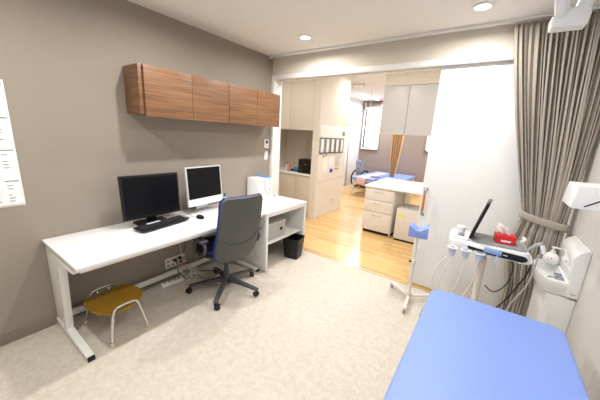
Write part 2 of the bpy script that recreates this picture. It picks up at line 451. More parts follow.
# desk 2 : shelf desk
t = thing('desk', 'white open-fronted shelf desk at the doorway end of the desk row', 'desk', (0, 0, 0))
MB().box(.012, 2.154, DZ - .024, .71, 2.93, DZ, bv=.003).build('desktop', 'desk_white', t)
MB().box(.012, 2.156, .005, .705, 2.186, DZ - .0245, bv=.002).build('side_panel', 'desk_steel', t)
MB().box(.012, 2.898, .005, .705, 2.928, DZ - .0245, bv=.002).build('side_panel', 'desk_steel', t)
MB().box(.68, 2.187, DZ - .06, .704, 2.897, DZ - .0245, bv=.002).build('front_rail', 'desk_steel', t)
MB().box(.03, 2.187, .02, .045, 2.897, DZ - .025).build('back_panel', 'shelf_grey', t)
MB().box(.046, 2.187, .30, .66, 2.897, .318, bv=.001).build('shelf', 'desk_steel', t)
# box device on shelf
t = thing('storage_box', 'pale grey box with latch on the shelf of the end desk', 'box', (.42, 2.42, .3185))
MB().box(-.2, -.19, 0, .2, .19, .17, bv=.008).build('box_body', 'shelf_grey', t)
MB().box(-.202, -.192, .171, .202, .192, .205, bv=.006).build('lid', 'shelf_grey', t)
MB().box(.2005, .08, .09, .206, .12, .125, bv=.002).build('latch', 'black_plastic', t)
# waste bin
t = thing('waste_bin', 'square black plastic waste bin on the floor below the shelf desk', 'waste bin', (.675, 2.725, .001), .2)
mb = MB(); b0 = .09; b1 = .115; H = .27
tt = bmesh.new()
def ring(sz, z): return [tt.verts.new((x, y, z)) for x, y in rrect(-sz, -sz, sz, sz, .018, 4)]
rs = [ring(b0, 0), ring(b1 - .003, H - .012), ring(b1, H - .01), ring(b1, H), ring(b1 - .006, H), ring(b0 - .005, .006)]
for a, b in zip(rs, rs[1:]):
    for k in range(len(a)): tt.faces.new((a[k], a[(k + 1) % len(a)], b[(k + 1) % len(a)], b[k]))
tt.faces.new(rs[0][::-1]); tt.faces.new(rs[-1])
mb._add(tt); mb.build('bin_shell', 'black_plastic', t)

# ------------------------------------------------------------------ monitor, computer, keyboard, mouse
t = thing('monitor', 'wide black flat monitor on a square stand at the left of the desk', 'monitor', (.14, 1.20, DZ), math.radians(87))
# local: +Y is back ... screen faces local -Y -> world +X
TI = Matrix.Translation((0, -.06, .262)) @ Matrix.Rotation(math.radians(-4), 4, 'X')
MB().box(-.245, -.012, -.19, .245, .022, .182, bv=.006, M=TI).build('bezel', 'black_plastic', t)
MB().box(-.228, -.0135, -.168, .228, -.0122, .164, M=TI).build('screen', 'dark_screen', t)
mb = MB(); mb.box(-.04, -.03, .012, .04, -.005, .16, bv=.006); mb.build('stand_neck', 'black_plastic', t)
MB().prism(rrect(-.13, -.15, .13, .07, .02), 'z', .001, .014, .003).build('stand_base', 'black_plastic', t)

t = thing('all_in_one_computer', 'slim silver all-in-one computer with black screen and white chin', 'computer', (.13, 1.757, DZ), math.radians(90 + 3))
TI = Matrix.Translation((0, -.05, .278)) @ Matrix.Rotation(math.radians(-5), 4, 'X')
MB().prism(rrect(-.222, -.20, .222, .20, .012), 'y', -.008, .014, .003, M=TI).build('casing', 'silver_aluminium', t)
MB().box(-.222 + .016, -.0095, -.125, .222 - .016, -.0082, .186, M=TI).build('screen', 'dark_screen', t)
MB().box(-.22, -.0093, -.198, .22, -.0082, -.128, M=TI).build('chin', 'device_white', t)
mb = MB()
mb.prism([(.02, .01), (.03, .16), (.015, .27), (-.005, .27), (.015, .16), (.0, .02)], 'x', -.07, .07, .002)
mb.prism(rrect(-.09, -.10, .09, .09, .03), 'z', .001, .01, .002)
mb.build('stand_foot', 'silver_aluminium', t)

t = thing('keyboard', 'black computer keyboard in front of the black monitor', 'keyboard', (.315, 1.215, DZ + .0145), math.radians(97))
MB().box(-.225, -.07, 0, .225, .07, .014, bv=.004).build('keyboard_base', 'black_plastic', t)
mb = MB()
for r_ in range(6):
    for c in range(21): mb.box(-.213 + c * .0204, -.058 + r_ * .0195, .0145, -.213 + c * .0204 + .017, -.058 + r_ * .0195 + .016, .020, bv=.002, seg=1)
k = mb.build('keys', 'caster_black', t)
t['label'] = 'black computer keyboard in front of the black monitor'
k['kind'] = 'stuff'
t = thing('white_card', 'small pale card lying across the keyboard under the black monitor', 'card', (.285, 1.15, DZ + .0355), math.radians(97))
MB().box(-.06, -.013, 0, .06, .013, .004, bv=.001).build('card', 'holder_blue', t)
t = thing('mouse', 'black computer mouse on the desk in front of the silver computer', 'mouse', (.36, 1.565, DZ), math.radians(80))
mb = MB(); mb.lathe([(0, .001), (.03, .001), (.034, .008), (.032, .018), (.022, .027), (.01, .031), (0, .032)], 24, M=Matrix.Diagonal((.95, 1.65, 1, 1)))
mb.build('mouse_shell', 'black_plastic', t)
MB().box(-.003, .02, .0285, .003, .036, .031, bv=.001).build('scroll_wheel', 'device_grey', t)
t = tag(MB().prism(rrect(-.10, -.14, .10, .14, .004), 'z', 0, .0012).build('paper_sheet', 'paper'), 'sheet of white paper on the desk beneath the silver computer', 'paper')
t.location = (.36, 1.84, DZ + .0005); t.rotation_euler[2] = .15

# bottle, file box, documents
t = thing('glue_bottle', 'small white bottle with teal cap standing right of the silver computer', 'bottle', (.12, 2.075, DZ))
MB().lathe([(0, .001), (.018, .001), (.02, .006), (.02, .08), (.016, .092), (.0, .093)], 20).build('bottle_body', 'plastic_white', t)
MB().lathe([(.0202, .03), (.0206, .03), (.0206, .07), (.0202, .07)], 20).build('label_band', 'holder_blue', t)
MB().lathe([(.010, .0935), (.011, .094), (.011, .125), (.007, .14), (0, .142)], 18).build('cap', 'teal_cap', t)
t = thing('file_holder', 'white upright box file with a blue-topped folder and red marks', 'file box', (.02, 2.53, DZ))
mb = MB(); mb.prism([(0, 0.001), (.23, 0.001), (.23, .11), (.15, .27), (0, .27)], 'y', 0, .006, .001); mb.prism([(0, 0.001), (.23, 0.001), (.23, .11), (.15, .27), (0, .27)], 'y', .10, .106, .001)
mb.box(0, .006, 0.001, .006, .1, .27); mb.box(.006, .006, 0.001, .23, .1, .006); mb.box(.224, .006, .006, .23, .1, .11)
mb.build('holder_shell', 'plastic_white', t)
for j in range(3):
    MB().box(.012, .012 + j * .03, .0065, .205, .036 + j * .03, .255 + .008 * j, bv=.002).build('folder', 'paper', t)
t = thing('ring_binder', 'white binder with blue top edge and red printed spine by the box file', 'binder', (.02, 2.67, DZ))
MB().box(0, 0, .001, .225, .09, .272, bv=.003).build('cover', 'paper', t)
MB().box(.01, .01, .2725, .222, .08, .282, bv=.001).build('blue_tab', 'sky_blue', t)
mb = MB()
for z in (.24, .19, .12, .10, .06): mb.box(.2255, .03, z, .2262, .055, z + .014)
mb.build('spine_print', 'red_print', t)['kind'] = 'stuff'
t = thing('tape_dispenser', 'small clear tape dispenser with blue dot near the binder', 'tape dispenser', (.30, 2.76, DZ), .5)
MB().box(-.035, -.014, .001, .035, .014, .012, bv=.004).build('dispenser_base', 'frosted_plastic', t)
MB().lathe([(.012, -.009), (.026, -.009), (.026, .009), (.012, .009), (.012, -.009)], 24, M=Matrix.Translation((0, 0, .038)) @ Matrix.Rotation(PI / 2, 4, 'X')).build('tape_roll', 'frosted_plastic', t)
MB().lathe([(0, -.01), (.008, -.01), (.008, .01), (0, .01)], 16, M=Matrix.Translation((0, 0, .038)) @ Matrix.Rotation(PI / 2, 4, 'X')).build('hub', 'sky_blue', t)
t = tag(MB().lathe([(0, 0.001), (.014, 0.001), (.016, .01), (.012, .028), (0, .03)], 16).build('stamp', 'black_plastic'), 'small black stamp on the desk against the door frame side', 'stamp')
t.location = (.14, 2.83, DZ)

# cables on desk
def cable(name, pts, r, m, label, grp=None, k=8):
    o = MB().tube(pts, r, 8, smooth_pts=k).build(name, m)
    return tag(o, label, 'cable', grp)
cable('cable', [(.05, 1.36, DZ + .004), (.12, 1.43, DZ + .004), (.08, 1.5, DZ + .03), (.05, 1.44, DZ + .05), (.1, 1.38, DZ + .03), (.16, 1.46, DZ + .004), (.07, 1.55, DZ + .004), (.03, 1.5, DZ + .004)], .0028, 'cable_white', 'tangled white cable on the desk between the two screens')
cable('cable', [(.30, 1.50, DZ + .003), (.22, 1.50, DZ + .003), (.12, 1.47, DZ + .003), (.06, 1.40, DZ + .003), (.03, 1.38, DZ + .003)], .0022, 'cable_black', 'thin black cable on the desk behind the keyboard')
cable('cable', [(.322, 1.56, DZ + .003), (.26, 1.54, DZ + .003), (.2, 1.56, DZ + .003), (.12, 1.52, DZ + .003), (.03, 1.56, DZ + .003)], .002, 'cable_grey', 'thin grey cable leading from the black mouse to the wall')

# outlet + cables under the desk
t = thing('wall_outlet', 'wide white multi-socket outlet panel on the wall below the desk', 'outlet', (0, 1.49, .168))
MB().box(0.0005, -.115, -.056, .012, .115, .056, bv=.003).build('face_plate', 'wall_plastic', t)
for j in range(4):
    for z in (-.025, .025): MB().box(.0122, -.085 + j * .05 - .016, z - .016, .0135, -.085 + j * .05 + .016, z + .016, bv=.0004).build('socket', 'shelf_grey', t)
for (yy, z, m, nm) in ((1.47, .19, 'black_plastic', 'black'), (1.54, .15, 'red_print', 'red'), (1.53, .20, 'black_plastic', 'upper black'), (1.56, .185, 'device_grey', 'grey')):
    p = thing('power_plug', nm + ' power plug pushed into the outlet panel under the desk', 'plug', (.014, yy, z))
    MB().box(0, -.013, -.012, .032, .013, .012, bv=.004).build('plug_body', m, p)
    MB().tube([(.033, 0, 0), (.045, 0, -.002), (.052, 0, -.012)], .004, 8, smooth_pts=3).build('strain_relief', m, p)
cable('cable', [(.068, 1.47, .17), (.1, 1.46, .08), (.12, 1.50, .02), (.16, 1.50, .006), (.19, 1.55, .006), (.17, 1.6, .006), (.12, 1.58, .006), (.1, 1.52, .006)], .0035, 'cable_black', 'black cable dropping from the outlet panel to the floor')
for j in range(4):
    a = j * .9; cx = .15 + .02 * j; cy = 1.52 + .03 * j
    pts = [(.085, 1.45 + .03 * j, .16 - .01 * j)]
    for q in range(9): pts.append((cx + (.06 + .008 * j) * math.cos(a + q * .8), cy + (.05 + .01 * j) * math.sin(a + q * .8), .012 + .075 * abs(math.sin(q * .5 + j)) * (1 if q < 7 else .1)))
    cable('cable', pts, .0032, 'cable_white', 'looped white cable heaped on the floor below the outlet panel', 'white cables heaped under the desk')
cable('cable', [(.055, 1.53, .66), (.05, 1.54, .5), (.06, 1.52, .35), (.05, 1.54, .24), (.07, 1.53, .19)], .004, 'cable_white', 'white cable hanging down from the desk to the outlet panel')
cable('cable', [(.03, 1.60, .66), (.03, 1.60, .5), (.04, 1.59, .35), (.03, 1.58, .25), (.06, 1.56, .20)], .003, 'cable_black', 'black cable hanging down behind the desk beside the chair')
cable('cable', [(.13, 1.70, .007), (.20, 1.78, .007), (.30, 1.80, .007), (.34, 1.72, .007), (.28, 1.62, .007), (.17, 1.64, .007)], .0035, 'cable_black', 'black cable curling on the floor behind the office chair')
t = thing('power_strip', 'white power strip lying on the floor under the desk', 'power strip', (.13, 1.37, .001), math.radians(86))
MB().box(-.11, -.028, 0, .11, .028, .032, bv=.006).build('strip_body', 'plastic_white', t)
for j in range(4): MB().box(-.09 + j * .048, -.014, .0322, -.062 + j * .048, .014, .034).build('socket', 'shelf_grey', t)

# ------------------------------------------------------------------ stool
t = thing('low_stool', 'low wooden-seat stool with chrome hoop legs under the desk', 'stool', (.378, .757, 0), math.radians(3))
# local: legs hoops on +-X sides
SZ = .232
def stool_outline(n=40):
    pts = []
    for k in range(n):
        a = 2 * PI * k / n; c = math.cos(a); s_ = math.sin(a)
        e = 2 / 2.9
        pts.append((.182 * math.copysign(abs(c) ** e, c), .178 * math.copysign(abs(s_) ** e, s_)))
    return pts
mb = MB()
out = stool_outline(); tt = bmesh.new()
def sz_(x, y): return SZ + .018 * (y / .178) ** 2 - .008 * (x / .165) ** 2
vt = []; 
for lvl, (sc, dz) in enumerate(((1, 0), (1, .004), (.985, .009), (.8, .010), (.5, .010), (.2, .010))):
    vt.append([tt.verts.new((x * sc, y * sc, sz_(x * sc, y * sc) + dz)) for x, y in out])
bt = [[tt.verts.new((x * sc, y * sc, sz_(x * sc, y * sc) - .004)) for x, y in out] for sc in (.985, .5)]
seq = bt[::-1] + vt
for a, b in zip(seq, seq[1:]):
    for k in range(len(a)): tt.faces.new((a[k], a[(k + 1) % len(a)], b[(k + 1) % len(a)], b[k]))
tt.faces.new(seq[0]); tt.faces.new(seq[-1])
mb._add(tt); mb.build('seat', 'stool_wood', t)
for sx in (-1, 1):
    mb = MB()
    x0 = sx * .212; x1 = sx * .182
    mb.tube([(x0, -.13, .022), (x1 + sx * .006, -.10, .18), (x1, -.082, .245), (x1, -.05, .268), (x1, .05, .268), (x1, .082, .245), (x1 + sx * .006, .10, .18), (x0, .13, .022)], .0095, 14, smooth_pts=6)
    lg = mb.build('leg_hoop', 'chrome', t)
    MB().tube([(x1 - sx * .005, -.04, .262), (x1 - sx * .02, -.04, .236), (sx * .10, -.04, .228)], .006, 10, smooth_pts=3).build('bracket', 'chrome', lg)
    MB().tube([(x1 - sx * .005, .04, .262), (x1 - sx * .02, .04, .236), (sx * .10, .04, .228)], .006, 10, smooth_pts=3).build('bracket', 'chrome', lg)
    for sy in (-1, 1):
        MB().lathe([(0, .001), (.014, .001), (.015, .008), (.013, .03), (.0102, .032)], 16, c=(x0, sy * .131, 0)).build('foot', 'cream_rubber', lg)

# ------------------------------------------------------------------ office chair
t = thing('office_chair', 'grey office chair with blue mesh front, backrest turned to the room', 'office chair', (.625, 1.658, 0), math.radians(80))
BA = math.radians(80)
hub = MB()
hub.lathe([(0, .07), (.03, .07), (.036, .085), (.036, .13), (.028, .14), (.028, .20), (.022, .20), (.022, .40), (0, .40)], 24)
hub.build('gas_column', 'chair_dark_grey', t)
for k in range(5):
    a = math.radians(232 + 72 * k) - BA
    ca, sa = math.cos(a), math.sin(a)
    mb = MB()
    M = Matrix.Rotation(a, 4, 'Z')
    mb.prism([(.02, .085), (.02, .135), (.08, .132), (.2, .114), (.355, .082), (.355, .066), (.2, .085), (.1, .092)], 'y', -.022, .022, .006, M=M)
    leg = mb.build('base_arm', 'chair_dark_grey', t)
    cs = MB()
    C = Matrix.Translation((.345 * ca, .345 * sa, 0)) @ Matrix.Rotation(a + .9 + k, 4, 'Z')
    for sx in (-1, 1):
        cs.lathe([(0, -.009), (.022, -.009), (.027, -.005), (.027, .005), (.022, .009), (0, .009)], 20, M=C @ Matrix.Translation((.012, sx * .013, .028)) @ Matrix.Rotation(PI / 2, 4, 'X'))
    cs.box(-.016, -.006, .028, .022, .006, .062, bv=.004, M=C)
    cs.tube([(0, 0, .055), (0, 0, .078)], .006, 8, M=C)
    cs.build('caster', 'caster_black', leg)
MB().box(-.09, -.10, .395, .09, .12, .425, bv=.01).build('tilt_mechanism', 'chair_dark_grey', t)
MB().prism(rrect(-.24, -.13, .24, .26, .08), 'z', .426, .445, .006).build('seat_pan', 'chair_dark_grey', t)
MB().prism(rrect(-.245, -.135, .245, .27, .09), 'z', .446, .495, .018, seg=4).build('seat', 'navy_fabric', t)
# backrest: lofted, u across x, v up
BZ0, BZH = .385, .64
def back_y(v): return -.175 - .15 * v - .025 * math.sin(v * PI)
def back_pt(u, v, off):
    hw = .165 + .052 * math.sin(min(1, v / .2) * PI / 2) - .012 * max(0, v - .3)
    if v > .93: hw -= .035 * ((v - .93) / .07) ** 2
    x = (u * 2 - 1) * hw
    return Vector((x, back_y(v) + .045 * (x / .24) ** 2 + off, BZ0 + BZH * v))
def slab(f0, f1, nu=17, nv=25):
    m = MB(); b = m.bm
    A = [[b.verts.new(f0(i / (nu - 1), j / (nv - 1))) for i in range(nu)] for j in range(nv)]
    B = [[b.verts.new(f1(i / (nu - 1), j / (nv - 1))) for i in range(nu)] for j in range(nv)]
    for j in range(nv - 1):
        for i in range(nu - 1):
            b.faces.new((A[j][i], A[j][i + 1], A[j + 1][i + 1], A[j + 1][i])); b.faces.new((B[j][i], B[j + 1][i], B[j + 1][i + 1], B[j][i + 1]))
    for j in range(nv - 1):
        for i in (0, nu - 1): b.faces.new((A[j][i], A[j + 1][i], B[j + 1][i], B[j][i]))
    for i in range(nu - 1):
        for j in (0, nv - 1): b.faces.new((A[j][i], A[j][i + 1], B[j][i + 1], B[j][i]))
    return m
def scl(p, k, kz): return Vector((p.x * k, p.y, .71 + (p.z - .71) * kz))
shell = slab(lambda u, v: scl(back_pt(u, v, -.018), .965, .97), lambda u, v: back_pt(u, v, 0)).build('back_shell', 'chair_shell_grey', t)
sh2 = slab(lambda u, v: scl(back_pt(u, v, .001), 1.012, 1.008), lambda u, v: scl(back_pt(u, v, .032), 1.0, .995)).build('back_cushion', 'chair_blue_mesh', t)
def bk(x, z, off):
    return Vector((x, back_y((z - BZ0) / BZH) + .045 * (x / .24) ** 2 - .0185 + off, z))
MB().tube([bk(-.19, .66, -.001), bk(-.12, .60, -.001), bk(0, .575, -.001), bk(.12, .60, -.001), bk(.19, .66, -.001)], .0025, 6, smooth_pts=6).build('shell_seam', 'chair_dark_grey', shell)
MB().box(-.022, -.0015, -.004, .022, .0005, .004, M=Matrix.Translation(bk(0.01, .925, -.0012))).build('maker_mark', 'chair_dark_grey', shell)
MB().prism([(-.06, .40), (-.15, .40), (-.158, .41), (-.158, .46), (-.14, .46), (-.135, .43), (-.06, .425)], 'x', -.035, .035, .006).build('back_bracket', 'chair_dark_grey', t)
for sx in (-1, 1):
    mb = MB()
    mb.tube([(sx * .20, .06, .436), (sx * .27, .06, .45), (sx * .285, .055, .50), (sx * .285, .04, .57), (sx * .285, .03, .60)], .019, 12, smooth_pts=4)
    mb.tube([(sx * .285, -.12, .50), (sx * .285, -.15, .56), (sx * .285, -.12, .598)], .014, 12, smooth_pts=4)
    mb.tube([(sx * .275, .05, .47), (sx * .285, -.04, .462), (sx * .285, -.12, .50)], .014, 12, smooth_pts=4)
    arm = mb.build('armrest_frame', 'chair_dark_grey', t)
    MB().box(sx * .285 - .038, -.14, .602, sx * .285 + .038, .12, .625, bv=.009).build('arm_pad', 'chair_dark_grey', arm)

# ------------------------------------------------------------------ examination bed
t = thing('examination_bed', 'large blue padded examination bed in the right foreground', 'bed', (2.755, .98, 0))
MB().prism(rrect(-.335, -.94, .335, .945, .075, 8), 'z', .53, .60, .02, seg=5).build('mattress', 'bed_blue', t)
MB().box(-.30, -.9, .495, .30, .9, .5295, bv=.005).build('bed_frame', 'stand_white', t)
MB().box(-.345, .62, .52, -.3365, .72, .565, bv=.003).build('side_bracket', 'device_grey', t)
for sx in (-1, 1):
    for sy in (-1, 1): MB().box(sx * .27 - .022, sy * .78 - .022, .001, sx * .27 + .022, sy * .78 + .022, .4945, bv=.004).build('leg', 'stand_white', t)

# ------------------------------------------------------------------ limb stand
t = thing('limb_support_stand', 'pale wheeled pole stand topped with a curved blue arm cushion', 'stand', (2.155, 2.66, 0), math.radians(8))
MB().tube([(0, 0, .09), (0, 0, .43)], .0135, 14).build('outer_pole', 'stand_white', t)
MB().tube([(0, 0, .43), (-.0, 0, .6785)], .0095, 14).build('inner_pole', 'stand_white', t)
mb = MB(); mb.tube([(0, 0, .405), (0, 0, .435)], .019, 16); cl = mb.build('clamp_collar', 'stand_white', t)
MB().tube([(-.018, 0, .42), (-.042, -.004, .42)], [.006, .012], 12).build('clamp_knob', 'black_plastic', cl)
mb = MB(); mb.tube([(0, 0, .05), (0, 0, .10)], .024, 18); mb.build('hub', 'stand_white', t)
for k in range(3):
    a = math.radians((146, 38, -84)[k] - 8)
    M = Matrix.Rotation(a, 4, 'Z')
    l = MB().box(.015, -.014, .045, .26, .014, .068, bv=.003, M=M).build('leg', 'stand_white', t)
    MB().lathe([(0, -.01), (.016, -.01), (.02, -.006), (.02, .006), (.016, .01), (0, .01)], 16, M=M @ Matrix.Translation((.24, 0, .022)) @ Matrix.Rotation(PI / 2, 4, 'X')).build('caster', 'device_grey', l)
    MB().tube([(.23, 0, .03), (.23, 0, .046)], .006, 8, M=M).build('caster_stem', 'steel', l)
pts = []
n = 14
for i in range(n + 1):
    u = i / n; pts.append((-.083 + .166 * u, .775 + .019 * math.cos(2 * PI * u)))
poly = pts + [(.083, .69), (-.083, .69)]
MB().prism(poly, 'y', -.075, .075, .004).build('arm_cushion', 'cushion_blue', t)
MB().box(-.06, -.05, .679, .06, .05, .6895).build('cushion_plate', 'stand_white', t)

# ------------------------------------------------------------------ ultrasound / therapy unit
AX = math.radians(4)
t = thing('ultrasound_cart', 'white therapy unit on a column with probe holders and black front', 'medical device', (2.68, 2.40, 0), AX)
# local x along length +-0.24, y depth
MB().lathe([(0, .07), (.032, .07), (.032, .10), (.024, .11), (.024, .72), (0, .72)], 24).build('lower_column', 'stand_white', t)
MB().lathe([(0, .72), (.018, .72), (.018, .80), (0, .80)], 24).build('upper_column', 'steel', t)
for k in range(5):
    M = Matrix.Rotation(math.radians(20 + 72 * k), 4, 'Z')
    l = MB().prism([(.0, .06), (.0, .10), (.06, .095), (.24, .065), (.24, .05)], 'y', -.018, .018, .004, M=M).build('base_leg', 'stand_white', t)
    MB().lathe([(0, -.012), (.018, -.012), (.024, -.006), (.024, .006), (.018, .012), (0, .012)], 16, M=M @ Matrix.Translation((.225, 0, .026)) @ Matrix.Rotation(PI / 2, 4, 'X')).build('caster', 'caster_black', l)
body = MB().prism(rrect(-.25, -.13, .24, .17, .045), 'z', .80, .858, .012, seg=3).build('housing', 'device_white', t)
MB().prism(rrect(-.10, -.10, .225, .155, .03), 'z', .8585, .868, .003).build('top_tray', 'device_grey', t)
pr = [(-.13, .852), (-.14, .832), (-.13, .808), (-.02, .796), (.205, .789), (.235, .803), (.238, .828), (.22, .846), (-.02, .857)]
MB().prism(pr, 'y', -.1375, -.1305, .003).build('front_bezel', 'device_white', t)
pp = [(-.117, .847), (-.125, .832), (-.115, .814), (-.02, .803), (.20, .796), (.224, .808), (.226, .826), (.208, .84), (-.02, .850)]
MB().prism(pp, 'y', -.142, -.1376, .002).build('front_panel', 'black_gloss', t)
MB().box(.09, -.1432, .819, .115, -.1422, .825).build('panel_mark', 'device_white', t)
# left well with gel warmer
MB().prism(rrect(-.235, -.10, -.125, .14, .02), 'z', .8585, .872, .004).build('accessory_tray', 'device_white', t)
mb = MB(); mb.lathe([(0, .8725), (.028, .8725), (.03, .876), (.03, .905), (.034, .91), (.034, .918), (.02, .926), (0, .927)], 24, c=(-.18, .06, 0)); mb.build('gel_cup', 'device_white', t)
mb = MB(); mb.lathe([(.014, .8725), (.022, .8725), (.024, .885), (.014, .888), (.012, .875)], 20, c=(-.175, -.03, 0)); mb.build('probe_ring', 'device_grey', t)
# display, seen edge-on: hinge line runs along depth, leans to the right
ang = math.radians(14)
TI = Matrix.Translation((-.105, .03, .873)) @ Matrix.Rotation(math.radians(-6), 4, 'Z') @ Matrix.Rotation(ang, 4, 'Y')
dis = MB().box(-.010, -.12, .004, .010, .12, .285, bv=.004, M=TI).build('display_panel', 'black_plastic', t)
MB().box(-.0112, -.11, .02, -.0101, .11, .265, M=TI).build('screen', 'dark_screen', dis)
MB().box(-.012, -.035, .2855, .012, .0, .312, bv=.003, M=TI).build('panel_latch', 'device_grey', dis)
MB().tube([(-.105, -.08, .8725), (-.105, .12, .8725)], .0045, 10).build('hinge', 'device_grey', dis)
# holders under left/front edge
for k, x in enumerate((-.215, -.13, -.045)):
    hm = MB(); hm.lathe([(.016, .75), (.020, .75), (.025, .795), (.029, .797), (.029, .805), (.023, .805), (.017, .755)], 20, c=(x, -.17, 0))
    hm.box(x - .010, -.148, .795, x + .010, -.144, .805)
    hh = hm.build('probe_holder', 'holder_blue', t)
    MB().lathe([(.024, .8055), (.036, .8055), (.036, .814), (.024, .814), (.024, .8055)], 20, c=(x, -.17, 0)).build('holder_rim', 'device_white', hh)
# front white rail & handle at right
mb = MB(); mb.tube([(.18, -.125, .792), (.235, -.12, .795), (.255, -.08, .80), (.257, 0, .81), (.245, .07, .82)], .011, 12, smooth_pts=5); mb.build('side_handle', 'device_white', t)
mb = MB(); mb.tube([(.215, .12, .86), (.235, .13, .885), (.225, .145, .895)], .012, 12, smooth_pts=4); mb.build('corner_knob', 'device_white', t)
# probe lying on the front edge (held): own thing
p = thing('ultrasound_probe', 'blue and white handheld probe hooked on the front of the therapy unit', 'probe', (2.665, 2.232, .838), AX + .0)
MB().tube([(-.11, .01, .010), (-.085, .0, .014), (-.05, 0, .012), (.0, 0, .008)], [.004, .007, .010, .011], 12).build('probe_tip', 'device_white', p)
MB().prism(rrect(0.0, -.012, .105, .012, .011), 'z', -.012, .018, .006, M=Matrix.Rotation(math.radians(4), 4, 'Y')).build('probe_grip', 'probe_blue', p)
MB().box(.075, -.006, -.09, .088, .003, -.020, bv=.003).build('probe_clip', 'holder_blue', p)
# hanging cables
def wpt(x, y, z):
    v = RZ(AX, (2.68, 2.40, 0)) @ Vector((x, y, z)); return (v.x, v.y, v.z)
for k, pp_ in enumerate(([(-.215, -.17, .748), (-.25, -.18, .72), (-.30, -.20, .62), (-.31, -.21, .50), (-.25, -.20, .36), (-.19, -.19, .33)],
                         [(-.21, -.172, .746), (-.225, -.19, .68), (-.255, -.20, .56), (-.25, -.20, .46), (-.20, -.19, .38)],
                         [(-.13, -.17, .748), (-.128, -.175, .66), (-.15, -.18, .52), (-.185, -.18, .42), (-.16, -.18, .36), (-.12, -.18, .40), (-.06, -.175, .55), (-.047, -.17, .66), (-.045, -.17, .748)])):
    pts = [wpt(*q) for q in pp_]
    cable('probe_cable', pts, .0042, 'cable_white', ['pale probe cable in the widest loop left of the unit', 'pale probe cable in the inner loop below the holders', 'pale probe cable looping between the middle and right holders'][k])
pts = [wpt(.12, .0, .795), wpt(.17, -.06, .74), wpt(.16, -.08, .60), wpt(.10, -.06, .50), wpt(.04, -.03, .52)]
cable('power_cable', pts, .004, 'cable_black', 'black cable looping under the right end of the therapy unit')
cable('power_cable', [wpt(.272, -.02, .785), wpt(.26, -.05, .70), wpt(.22, -.06, .58), wpt(.17, -.03, .42), wpt(.10, .1, .2), wpt(.06, .2, .05)], .005, 'cable_black', 'black cable running down in front of the curtain')
cable('power_cable', [wpt(.285, -.075, .855), wpt(.28, -.09, .76), wpt(.26, -.1, .62), wpt(.20, -.1, .45), wpt(.16, -.1, .25), wpt(.13, -.1, .1)], .0055, 'cable_grey', 'grey hose running down beside the curtain from the handpiece')
# handpiece on right (grey/white nozzle)
p = thing('handpiece', 'grey gun-shaped handpiece resting in a cradle at the right of the unit', 'handpiece', wpt(.262, -.06, .875), AX)
MB().tube([(-.03, .02, -.02), (-.012, .015, .012), (.012, .01, .04), (.035, -.0, .052)], [.008, .016, .020, .016], 14, smooth_pts=3).build('grip', 'cable_grey', p)
MB().tube([(.032, 0, .046), (.042, -.01, .018), (.048, -.016, -.006)], [.013, .0135, .013], 14, smooth_pts=3).build('nozzle', 'device_white', p)
# tissue box
p = thing('tissue_box', 'small red tissue box on the grey tray of the therapy unit', 'tissue box', wpt(.10, .02, .8685), AX + .08)
MB().box(-.06, -.05, 0, .06, .05, .06, bv=.003).build('carton', 'tissue_red', p)
mb = MB()
def tf(u, v):
    x = -.03 + .06 * u + .008 * math.sin(6 * v + 3 * u); z = .0605 + .06 * v + .012 * math.sin(5 * u) * v
    return Vector((x - .035 * v, -.008 + .022 * math.sin(u * 7) * (.3 + v), z))
mb.grid(tf, 14, 8); mb.build('tissue', 'tissue_paper', p, solid=.001)
MB().box(-.03, -.0508, .015, .03, -.0502, .028).build('carton_print', 'tissue_paper', p)

# ------------------------------------------------------------------ big curtain
t = thing('curtain', 'floor-length greige pleated curtain tied back at the right of the sliding door', 'curtain', (0, 2.905, 0))
def smooth(a): a = max(0, min(1, a)); return a * a * (3 - 2 * a)
ZT = 2.49; ZTIE = .985
def cur_lr(z):
    if z > ZTIE:
        q = (ZT - z) / (ZT - ZTIE); e = q ** 1.15
        return 2.56 + (2.892 - 2.56) * e, 3.205 + (3.165 - 3.205) * q ** 3
    q = (ZTIE - z) / ZTIE
    return 2.892 - .045 * math.sin(min(1, q * 1.6) * PI) * (1 if q < .62 else 0) - .01 * q, 3.165 + .025 * smooth(q * 2)
NF = 23
rndc = random.Random(5)
wd = [rndc.uniform(.65, 1.4) for _ in range(NF)]; tot = sum(wd); edges = [0]
for q in wd: edges.append(edges[-1] + q / tot)
am = [rndc.uniform(.6, 1.15) for _ in range(NF)]; sk = [rndc.uniform(-.25, .25) for _ in range(NF)]
def cf(u, v):
    z = ZT - (ZT - .012) * v
    l, r_ = cur_lr(z)
    f = u * NF; i = int(min(f, NF - 1e-6)); w_ = f - i
    uu = edges[i] + (edges[i + 1] - edges[i]) * w_
    amp = .042 * am[i]
    if z > 2.40: amp *= .6 + .4 * (ZT - z) / (ZT - 2.40)
    td = abs(z - ZTIE + .01)
    if td < .25: amp *= .5 + .5 * td / .25
    hump = math.sin(PI * min(1, max(0, w_ + sk[i] * w_ * (1 - w_)))) ** .65
    xx = l + (r_ - l) * uu + .010 * math.sin(2 * PI * w_) * am[i] + .006 * math.sin(3.1 * z + i * 1.7) * math.sin(PI * w_)
    return Vector((xx, .022 - amp * hump + .006 * math.sin(4 * z + 9 * u), z))
MB().grid(cf, NF * 14 + 1, 70).build('drape', 'curtain_fabric', t, solid=.003)
